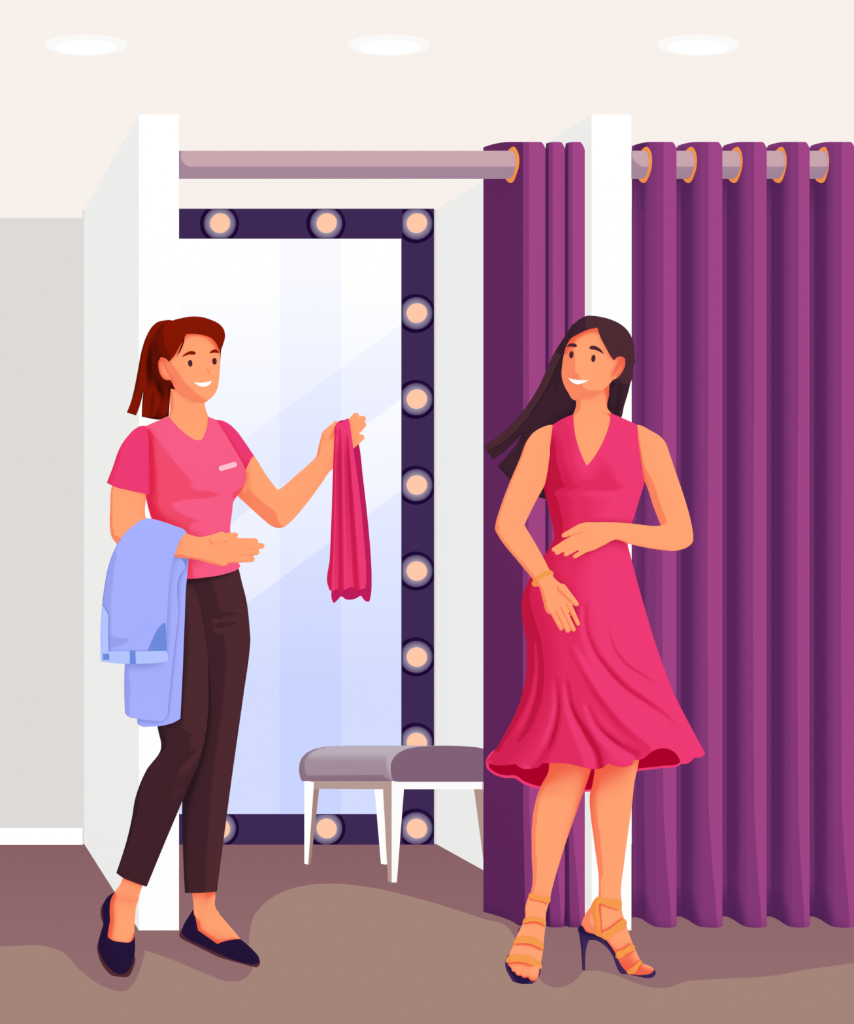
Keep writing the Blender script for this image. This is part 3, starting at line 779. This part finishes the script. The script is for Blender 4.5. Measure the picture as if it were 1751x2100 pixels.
# ---- jeans over the bent arm
wj = lerp([(1060, .125), (1085, .165), (1130, .178), (1360, .168)])
jf_h = Field(S("296,1063 303,1062 316,1064 334,1069 360,1078 384,1091 372,1104 364,1121 356,1145 350,1173 346,1211 343,1258 342,1335 345,1400 205,1400 206,1327 207,1276 209.6,1237 214.7,1198.6 222.4,1160 231.4,1134 241.7,1113.7 257,1093 275,1076"))
jfront = Blob(A, "296,1064.5 303.4,1063.5 316,1065 334,1070 360,1079 378,1086.7 383,1092* 371.6,1103.4 363.8,1121.4 355.6,1144.6 349.7,1172.8 346,1211 343,1257.7 341.5,1335* 344.6,1347.7 343.8,1356.7* 308.6,1360 265,1361 231.4,1359.3 207,1356* 206,1327 207,1275.7 209.6,1237 214.7,1198.6 222.4,1160 231.4,1134.3 241.7,1113.7 257,1093 275,1076.4", .30, lambda x, y: wj(y), hout=jf_h,
              mod=strokes([("366,1085 338,1130 332,1210 310,1280 262,1322 225,1330", 6, 12, -7)]))
jl2 = Blob(A, "355,1135 385.7,1140 385,1165 382,1198.6 378,1288.6 374,1391 369.8,1473.7* 360,1480 334,1488 308.6,1490 288,1488.6 282.3,1484 281.6,1475* 290,1400 310,1250", .22, .098, hout="350,1130 388,1138 387,1165 384,1198.6 380,1288.6 376,1391 371,1474 370,1540 280,1540 281,1475 288,1400 308,1250")
jl1 = Blob(A, "300,1150 352,1140 376,1150 379,1166 371.6,1175.4 365,1263 354.9,1353 343,1468.6* 337,1476 308.6,1478 280,1474 259.7,1467 256,1461* 255.9,1360 270,1250", .26, .118, hout="298,1140 352,1130 380,1148 381,1166 374,1178 367,1263 357,1353 345,1468 340,1540 255,1540 256,1461 255,1360 268,1250")
jover = Blob(A, "262,1090 300,1066 340,1073 380,1090 372,1110 350,1150 300,1150 258,1135", .9, .115, step=5)
jeans = build('jeans', [jfront, jl1, jl2], M['denim'], None)
tag(jeans, 'light periwinkle blue jeans folded over the bent forearm of the person with the ponytail', 'jeans')
band = on(jfront, "206.4,1335.5* 270,1335.5 341.5,1335* 344.6,1347.7 344,1356.7* 308.6,1360.5 265,1361.5 231.4,1359.8 206.8,1356.5*", 'waistband', M['denimlight'], k=.05, off=.004, par=jeans)
on(jfront, "209.3,1240* 216,1250 222.5,1262* 222,1300 222.5,1336* 206.2,1336* 206,1300 207,1270", 'fly', M['denimlight'], k=.05, off=.004, par=jeans)
on(jfront, "339.4,1277* 331,1283 324,1291 313.7,1311.7 304,1335.4* 341.5,1335.2* 341,1300", 'pocket', M['denimdark'], k=.04, off=.0035, par=jeans)
on(jfront, "211,1340.5* 224,1340.5* 224,1353.6* 211,1353.6*", 'button', M['denimdark'], k=.3, off=.006, par=band)
on(jfront, "266,1334.5* 277.5,1334.5* 278.8,1361.8* 266,1361.8*", 'belt_loop', M['denimdark'], k=.2, off=.0065, par=band)

# =================================================================== PERSON WITH LONG DARK HAIR
B = Stage(1215, 3.80)
pb = empty('person', tuple(B.P(1200, 2000, 0.0))[:2]+(0,))
tag(pb, 'person in sleeveless crimson dress and strappy high heels with long dark hair', 'person')
headB = Blob(B, "1157,723 1153,746 1152,774 1157,791 1166,807 1174,819 1180,821.5 1191,820 1214,811 1231,804 1243,794 1251,786 1262,772 1277,750 1286,720 1282,690 1258,666 1226,657 1195,664 1170,690", 1.12, .05,
             mod=lambda x, y: 11*np.exp(-((x-1181+(y-750)*.42)/6.5)**2-((y-755)/13)**2)*(y < 768), step=4)
earB = Blob(B, "1259.4,739 1265.7,733.4 1274,732 1280.6,735.7 1282.3,745.7 1278.6,758.6 1270,771 1261.4,778 1255,779 1252,765", .5, .077,
            mod=lambda x, y: -5*np.exp(-((x-1269+(y-752)*.5)/4.5)**2-((y-752)/11)**2), step=3)
neckB = Blob(B, "1183,812 1180,837 1175,850 1165,880 1180,965 1205,985 1250,960 1270,880 1253,846.6 1246,838 1248.6,811 1251,780 1215,778", .8, -.025)
dress_h = Field(S("1120,875 1133.4,869 1157,857 1175,849 1213,842 1252,846 1306.6,870 1312,923 1318.6,974 1321,988.6 1314,1014 1303,1051 1296,1074 1287,1114 1294,1144 1308.6,1200 1319.4,1238 1349,1335 1384,1427 1414,1486 1434.5,1524 1447,1545 1480,1680 960,1680 995,1562 1012.5,1542 1036,1503 1060,1456 1073,1415 1079,1379 1080,1344 1079,1314.5 1073,1282 1069.4,1247 1071.5,1223 1080,1199 1095,1170 1113,1143 1128.6,1120 1136,1101 1134,1083 1128.6,1057 1120,1023 1115,997 1121,957 1126,911"), cells=200)
folds = strokes([("1199,1243 1200,1291 1216,1335 1246,1379 1281,1415 1334,1453 1372,1483 1393,1518 1397,1553", 3, 13, -11),
                 ("1244.8,1285 1251.5,1320 1275,1359 1328,1397 1369.6,1427 1402,1468 1417,1524 1418,1560", 3, 12, -10),
                 ("1285.5,1310 1299,1338 1334,1365 1372.6,1403", 3, 8, -6),
                 ("1160,1395 1169,1453 1198.4,1512 1219,1553.6 1222,1577", 3, 14, -11),
                 ("1202,1444 1222,1488.7 1260,1527 1298.8,1550.6", 3, 11, -9),
                 ("1098,1302.7 1104,1364.7 1095,1438.5 1065.6,1503.4 1009.5,1559.5", 3, 14, -10),
                 ("1138.5,1394 1141,1453 1121.7,1524 1089,1574", 3, 12, -10),
                 ("1173,1329 1192.5,1364.7 1231,1423.7 1275,1476.8 1334,1527", 6, 16, 8)])
bust = bumps([(1170, 960, 36, 42, 9), (1268, 965, 36, 42, 9), (1215, 1005, 100, 10, -3)])
mod_dress = lambda x, y: folds(x, y)+bust(x, y)
KD = .50
chestB = Blob(B, "1180,850 1160,864 1142,877 1136,911 1128,957 1124,997 1140,1060 1150,1101 1152,1130 1270,1130 1276,1110 1290,1060 1309,990 1306,974 1300,923 1296,880 1250,853 1215,842", KD, 0, hout=dress_h, mod=bust, add=-4)
hipB = Blob(B, "1160,1080 1265,1080 1270,1140 1290,1240 1300,1500 1130,1500 1115,1300 1110,1220 1140,1140", .28, 0)
wB1 = lerp([(870, -.015), (960, .0), (1087, .03), (1150, .085), (1190, .10), (1300, .098)])
armB1 = Blob(B, "1140,872 1133,871 1111,876.6 1094,887 1081,903 1066,940 1043,994 1026,1040 1015.7,1077 1015,1087* 1026,1106 1060,1148.6 1093.6,1189 1105,1203 1125,1195 1134,1180 1126,1167 1120,1155 1075,1076.6* 1103,1020 1116,997 1130,965 1140,911", .72, lambda x, y: wB1(y))
palmB1 = Blob(B, "1096,1188 1105.4,1204 1114,1235 1121.7,1257 1150,1256 1166,1246 1170,1228 1157,1204 1135,1183 1126,1167", .5, .102)
fB = lambda *a, w, k=.75: Blob(B, cap(*a), k, w, step=3)
handB1 = [fB(1164, 1234, 5.8, 1185, 1279, 4.4, w=.109, k=1), fB(1153, 1243, 5.6, 1176, 1291, 4.6, w=.112, k=1), fB(1142, 1248, 5.6, 1164, 1293.5, 4.6, w=.109, k=1),
          fB(1131, 1250, 6.4, 1150.5, 1289, 4.4, w=.103, k=1), fB(1152, 1206, 9.5, 1181.5, 1238.5, 5.4, w=.116, k=.9)]
wB2 = lerp([(1430, -.03), (1390, -.01), (1290, .065), (1254, .085), (1120, .088)][::-1])
armB2a = Blob(B, "1298,872 1306.6,871 1334,883 1351,893 1361.4,903 1374,934 1388.6,977 1405.7,1028.6 1417,1071 1421.4,1103 1420.6,1111 1411,1121 1397,1127 1378,1120 1362,1095 1355,1077.7 1340,1040 1321.4,988 1312,974 1302,923", .72, -.018)
armB2b = Blob(B, "1294,1073.7 1355,1077.7 1378,1072 1405,1070 1421,1098 1420.6,1111 1411,1121 1397,1127 1380,1130 1360,1128.6 1323,1123 1288.6,1115 1261.4,1107 1237,1118.6 1208.6,1131 1196,1132 1182,1122 1176,1104 1182,1081.4 1194,1073 1223,1071 1254,1071", .6, lambda x, y: wB2(x))
handB2 = [fB(1180, 1100, 6, 1135, 1127.3, 4.6, w=.096, k=1), fB(1184, 1110, 5.4, 1141.5, 1134.2, 4.4, w=.102, k=1), fB(1193, 1118, 5.4, 1159.5, 1137.2, 4.4, w=.099, k=1),
          fB(1208, 1123, 6, 1178, 1141.5, 4.3, w=.095, k=1), fB(1192, 1082.5, 9.5, 1155.5, 1098.3, 4.8, w=.106, k=.9)]
# legs, feet
wtB1 = B.wfloor(1070, 2023); wtB2 = B.wfloor(1320, 2006); whB2 = B.wfloor(1197, 1991)
w_b1 = lerp([(1500, -.02), (1620, -.015), (1750, .02), (1838, .02), (2000, wtB1-.02), (2023, wtB1)])
def w_b2(x, y):
    t = np.clip((np.asarray(y, float)-1800)/60, 0, 1)
    foot = np.interp(x, [1190, 1235, 1285, 1325], [whB2+.005, whB2+.02, wtB2-.02, wtB2])
    return (1-t)*np.interp(y, [1500, 1700], [-.035, -.005])+t*foot
legB1 = Blob(B, "1125,1480 1126,1565 1124.6,1581.6 1110,1610 1101,1633 1094.5,1660 1091,1690 1090,1750 1091,1816 1087,1836 1084,1860 1100,1880 1118,1870 1126,1850 1129,1836 1156,1741 1191,1640 1211.7,1578 1228,1480", .66, lambda x, y: w_b1(y))
legB2 = Blob(B, "1225,1480 1219.7,1578 1214.6,1610 1209.6,1628 1209,1645 1211,1670 1220,1741 1227.5,1803 1226.6,1838 1224,1850 1240,1875 1268,1868 1274,1850 1273,1834 1279.4,1772 1288,1706 1297,1640 1300,1610 1310.6,1558 1318,1480", .66, lambda x, y: w_b2(x, y))
footB1 = Blob(B, "1088,1832 1085,1836 1079.5,1849.6 1076.4,1864 1077,1878 1071,1895 1061.6,1914 1052,1938 1042.4,1962 1041,1976 1047,1985 1070,1998 1100,2002 1106,1988 1110.7,1967 1114,1943 1116.7,1914 1118.6,1895 1120,1871 1125,1852 1129,1836", .55, lambda x, y: w_b1(y))
toesB1 = [Blob(B, cap(*a), .8, lambda x, y, e=e: w_b1(y)+e, step=3) for a, e in
          (((1056, 1965, 7.5, 1048, 1977, 6.5), .0), ((1062, 1970, 8, 1055, 1987, 7), .003), ((1070, 1975, 8.5, 1064, 1994, 7.5), .006), ((1080, 1980, 9, 1076, 1998, 8), .008), ((1096, 1975, 12, 1093.5, 2002, 10.5), .01))]
footB2 = Blob(B, "1227,1838 1214,1856.8 1200.7,1873.5 1193.5,1890 1192,1902 1200.7,1912 1222,1919 1241.5,1928.7 1251,1940.7 1261.8,1957.5 1270,1974 1280,1988.7 1291.8,1997 1311,2000 1327.8,2000 1337.4,1996 1341.5,1988.7 1337.4,1984 1315.8,1974 1308.6,1960 1296.6,1933.5 1285.8,1902 1275,1866 1273.8,1845 1250,1832", .55, w_b2)
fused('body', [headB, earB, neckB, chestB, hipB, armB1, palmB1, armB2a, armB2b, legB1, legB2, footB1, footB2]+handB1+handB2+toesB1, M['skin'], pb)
kw = dict(st=B, par=pb)
on(headB, ell(1171.4, 727.4, 4.3, 7.5, .12), 'eye', M['dark'], off=.003, **kw)
on(headB, ell(1216.6, 735, 4.3, 7.5, .12), 'eye', M['dark'], **kw)
on(headB, "1161.5,711* 1167,705.5 1174,704 1180,705.5 1183.2,709.5 1181,711.3 1172,710.8", 'eyebrow', M['dark'], off=.004, **kw)
on(headB, "1208,713.5 1210.5,710 1217,709 1228.6,714 1234,719.5 1238.6,727* 1230,721.5 1220,717.5 1210,715.5", 'eyebrow', M['dark'], **kw)
on(headB, "1165,775* 1175,778 1186,779.4 1207,779.4* 1195,785.5 1183,788 1173,784", 'smile', M['teeth'], off=.0015, **kw)
# hair
hb_h = Field(S("1209,646 1221,650 1237,651 1254,656 1271,664 1286,677 1296,694 1301,714 1301,734 1297,760 1285,790 1250,815 1200,825 1150,800 1146,740 1150,700 1163,683 1177,664 1191,653"))
hr_h = Field(S("1300.6,714 1301,734 1297,760 1290,797 1280,831 1268,880 1240,870 1240,830 1245,780 1258,730 1280,700"))
hR = Blob(B, "1221,651* 1237,651 1254,656 1271,664 1286,677 1296,694 1300.6,714 1300.6,734 1297,760 1292,785 1275,790 1262,786 1258,779* 1270,771.5 1279,759 1283,746 1281,735 1274,731 1265.5,732.5 1259.4,739* 1254,733 1243,714 1231,691 1225,672*", 1.12, .055, hout=hb_h, add=3.5, step=4,
          mod=strokes([("1227,660 1240,690 1262,718 1290,735 1288,780", 4, 8, -6)]))
hRl = Blob(B, "1262,740 1290,730 1300.6,734 1297,760 1290,797 1280,831 1271,858 1255,850 1246,838 1248.6,811 1250,785", .5, lambda x, y: np.interp(y, [740, 790, 840], [.04, .005, -.03]), hout=hr_h,
           mod=strokes([("1280,745 1266,800 1260,850", 5, 8, -6)]))
hL = Blob(B, "1221,651* 1208.6,647 1191,653 1177,664 1163,683 1149.5,704 1140,722 1154,728* 1158,717 1163,706 1170,695 1186,685 1206,676 1225,672*", 1.12, .055, hout=hb_h, add=3.5, step=4)
hBk = Blob(B, "1240,652 1208.6,648 1191,654 1177,665 1163,684 1148.6,705 1134,729 1120,760 1105.7,791 1088.6,820 1065.7,851 1037,881 1014,900 992,915.7* 1010,942* 1031,928.6 1051,910 1070,889* 1060.6,908.6 1043,931 1020.6,955.7* 1047,984 1080,1008 1103,1019 1121,1024* 1160,1000 1200,930 1262,870 1285,800 1298,735 1296,694 1271,665", .32,
           lambda x, y: np.interp(y, [660, 720, 800, 860], [.02, -.01, -.05, -.068]),
           mod=strokes([("1200,660 1163,700 1120,785 1060,870 1000,930", 8, 8, -12), ("1150,760 1110,850 1066,905", 3, 6, -5)]))
hairB = build('hair', [hR, hRl, hL, hBk], M['hair2'], pb)
on(hBk, "1177,664 1163,683 1148.6,704 1134,728.5 1120,760 1105.7,791 1088.6,820 1065.7,851 1037,881 1014,900 993,915.7* 999,924.5* 1030,908 1066,876 1096,836 1120,795 1140,752 1158,716 1172,692 1184,676", 'hair_lit_edge', M['hair2lit'], k=.06, off=.004, st=B, par=hairB)  # painted highlight laid along the left edge of the hair
build('earring', Blob(B, ell(1261, 776.5, 3.6, 6.2, .05), 1.0, .09, step=2), M['gold'], pb)
# dress
dr = Blob(B, "1133.4,871* 1157,857 1175,850* 1175.8,862 1177.5,879 1180.5,897 1185.7,915 1193,935 1203.4,956* 1213,944.5 1223,930.5 1232,914.5 1240,897 1246.5,880 1250.3,866 1252.4,847* 1280,859 1306.6,871* 1311,923 1318.6,974 1320.8,988.6 1314,1014 1303,1051 1295.7,1074 1287,1114 1294,1144 1308.6,1200 1319.4,1238 1349,1335 1384,1427 1414,1485.7 1434.5,1524 1446,1545* 1437.5,1553 1423,1554* 1413.9,1564 1394.7,1567* 1393.8,1558* 1381.4,1541.8 1363.7,1535 1346,1537 1331,1546 1316.5,1556.5 1298.8,1558.6* 1297,1567 1284,1572 1263,1570.7 1246.5,1565.4* 1241,1571 1228,1577 1211.7,1577 1186.6,1571 1157,1565.4 1126,1565.4 1109,1568 1104,1573.6 1089,1576.6 1068.5,1575.7 1056.7,1567* 1003.6,1566 996,1562.4* 1012.5,1541.8 1036,1503 1059.7,1456 1073,1415 1079,1379 1080,1344 1079,1314.5 1073,1282 1069.4,1246.6 1071.5,1223 1080,1199 1095,1170 1113,1143 1128.6,1120 1136,1101 1134,1083 1128.6,1057 1120,1023 1115,997 1121.4,957 1128.6,911", KD, 0, hout=dress_h, mod=mod_dress, step=5)
dress = build('dress', dr, M['dress'], pb)
lin_ = Blob(B, "1010,1545 1003,1560 1003,1573 1014,1583 1035,1590 1058.5,1591 1073,1601 1108,1613 1150,1618 1213,1618 1304,1577.5 1355,1571 1394,1563 1400,1545 1340,1520 1200,1530 1080,1540", .10, -.085, step=8)
rim_ = Blob(B, "1005,1545 996.5,1560 997.7,1574 1009.5,1586 1033,1595 1057,1597 1071.5,1606.7 1107,1618.5 1150,1623.5 1198.4,1624 1213,1623 1304,1582.5 1355,1575.7 1394.7,1568 1404,1545 1340,1515 1200,1525 1080,1535", .10, -.094, step=8)
o = build('lining', lin_, M['lining'], dress); build('hem_trim', rim_, M['hemtrim'], dress)
# bracelet
c = np.array([1112.5, 1186.5]); dv = np.array([17.5, -11.5]); up = np.array([-3.2, -5.0])
pth = []
for i in range(36):
    a = 2*math.pi*i/36
    q = c+dv*math.cos(a)+up*math.sin(a); pth.append(B.P(q[0], q[1], .098+.022*math.sin(a)))
v, f = tube(pth, .0052, n=10, closed=True); mesh_obj('bracelet', v, f, M['gold'], pb)
# sandals
def strap(bl, o, wf, par, off=.003): 
    return build('strap', Blob(B, S(o), .18, lambda x, y: bl.surf(x, y)+off, step=3, kb=.9), M['gold'], par)
so1 = Blob(B, "1066,1902 1060,1920 1052,1943 1036,1972 1036,1980 1047,2005.5 1061.6,2023 1071,2025 1085.5,2020 1097.5,2012.7 1105,2003 1109,1985 1105,1960 1085,1930 1080,1905", .25, lambda x, y: w_b1(y)-.022, step=4)
in1 = Blob(B, "1066,1905 1058,1935 1043,1968 1041,1980 1052,2003 1063,2016 1071,2019 1084,2014 1097,2005 1104,1990 1100,1960 1080,1920", .2, lambda x, y: w_b1(y)-.014, step=4)
sa1 = build('sandal', so1, M['navyheel'], pb); build('insole', in1, M['insole'], sa1)
# the raised heel of this foot stands behind it
hp = B.P(1095, 1895, B.wfloor(1095, 1945)); hb_ = np.array([hp[0], hp[1], 0.002])
v, f = tube([tuple(B.P(1093, 1880, -.02)), tuple((np.array(B.P(1093, 1880, -.02))+hb_)/2), tuple(hb_)], [.017, .011, .006], n=12)
mesh_obj('heel', v, f, M['navyheel'], sa1)
for o in ("1083.5,1836 1085,1832 1089,1832 1108,1836.5 1127,1840 1129,1845 1126,1852 1110,1848 1088,1843 1084,1841",
          "1071.5,1893 1073,1886 1079,1881.5 1097,1880 1112,1884 1119.3,1889 1119,1898 1108,1892 1090,1889.5 1077,1892.5",
          "1052,1934 1056,1926 1061,1922 1085,1920 1105,1928 1115,1939 1114,1947 1105,1943 1088,1935.5 1070,1934",
          "1037,1972 1040,1963 1044,1959.5 1066,1958.5 1090,1964 1110,1977 1110,1987 1106,1986 1085,1977 1062,1972"):
    strap(footB1, o, w_b1, sa1, .006)
hh = B.wfloor(1197, 1991)
so2 = Blob(B, "1189,1898* 1185,1903 1186,1912 1195,1922 1208,1927.5 1220,1928 1234,1934.7 1246,1945.5 1256,1960 1263,1979 1270,1993.5 1280,2000.7 1301.4,2005.5 1325.4,2006.7 1340,2003 1344.6,1997 1342,1988* 1337,1994 1320,1998 1292,1996 1280,1987 1270,1972 1262,1956 1251,1939 1241,1927 1222,1917 1201,1910 1193,1899", .9, lambda x, y: w_b2(x, y), step=3)
sa2 = build('sandal', so2, M['navyheel'], pb)
in2 = Blob(B, "1189,1899* 1193,1899 1201,1910 1222,1917 1241,1927 1251,1939 1262,1956 1268,1968* 1258,1955 1246,1938 1236,1927 1220,1922 1200,1918 1188,1908", .9, lambda x, y: w_b2(x, y)+.008, step=3)
build('insole', in2, M['insole'], sa2)
he2 = Blob(B, "1185.5,1906* 1187,1914 1194.2,1990.8* 1200,1991* 1208,1927.5 1212,1920 1195,1912", .95, hh, step=4)
build('heel', he2, M['navyheel'], sa2)
for o in ("1211.5,1858 1216,1849 1221,1842 1227,1838.8 1250,1843.5 1273.9,1848 1275,1857 1274,1864 1250,1860 1228,1855 1228,1856 1231,1890 1234,1916 1241,1926 1236,1928 1228,1925 1222,1919 1219,1890",
          "1232,1917 1250,1905 1266,1893 1280,1884 1285,1890 1284.5,1898 1262,1914 1242,1928 1235,1926",
          "1261,1959 1262,1955.5 1280,1946 1297,1937 1302,1940.5 1301.5,1946 1285,1955.5 1266.5,1966 1262,1963",
          "1284.5,1994 1295,1985 1305,1977 1313.5,1969 1316.5,1972 1310,1982 1298,1997.5 1290,1998"):
    strap(footB2, o, w_b2, sa2, .005)
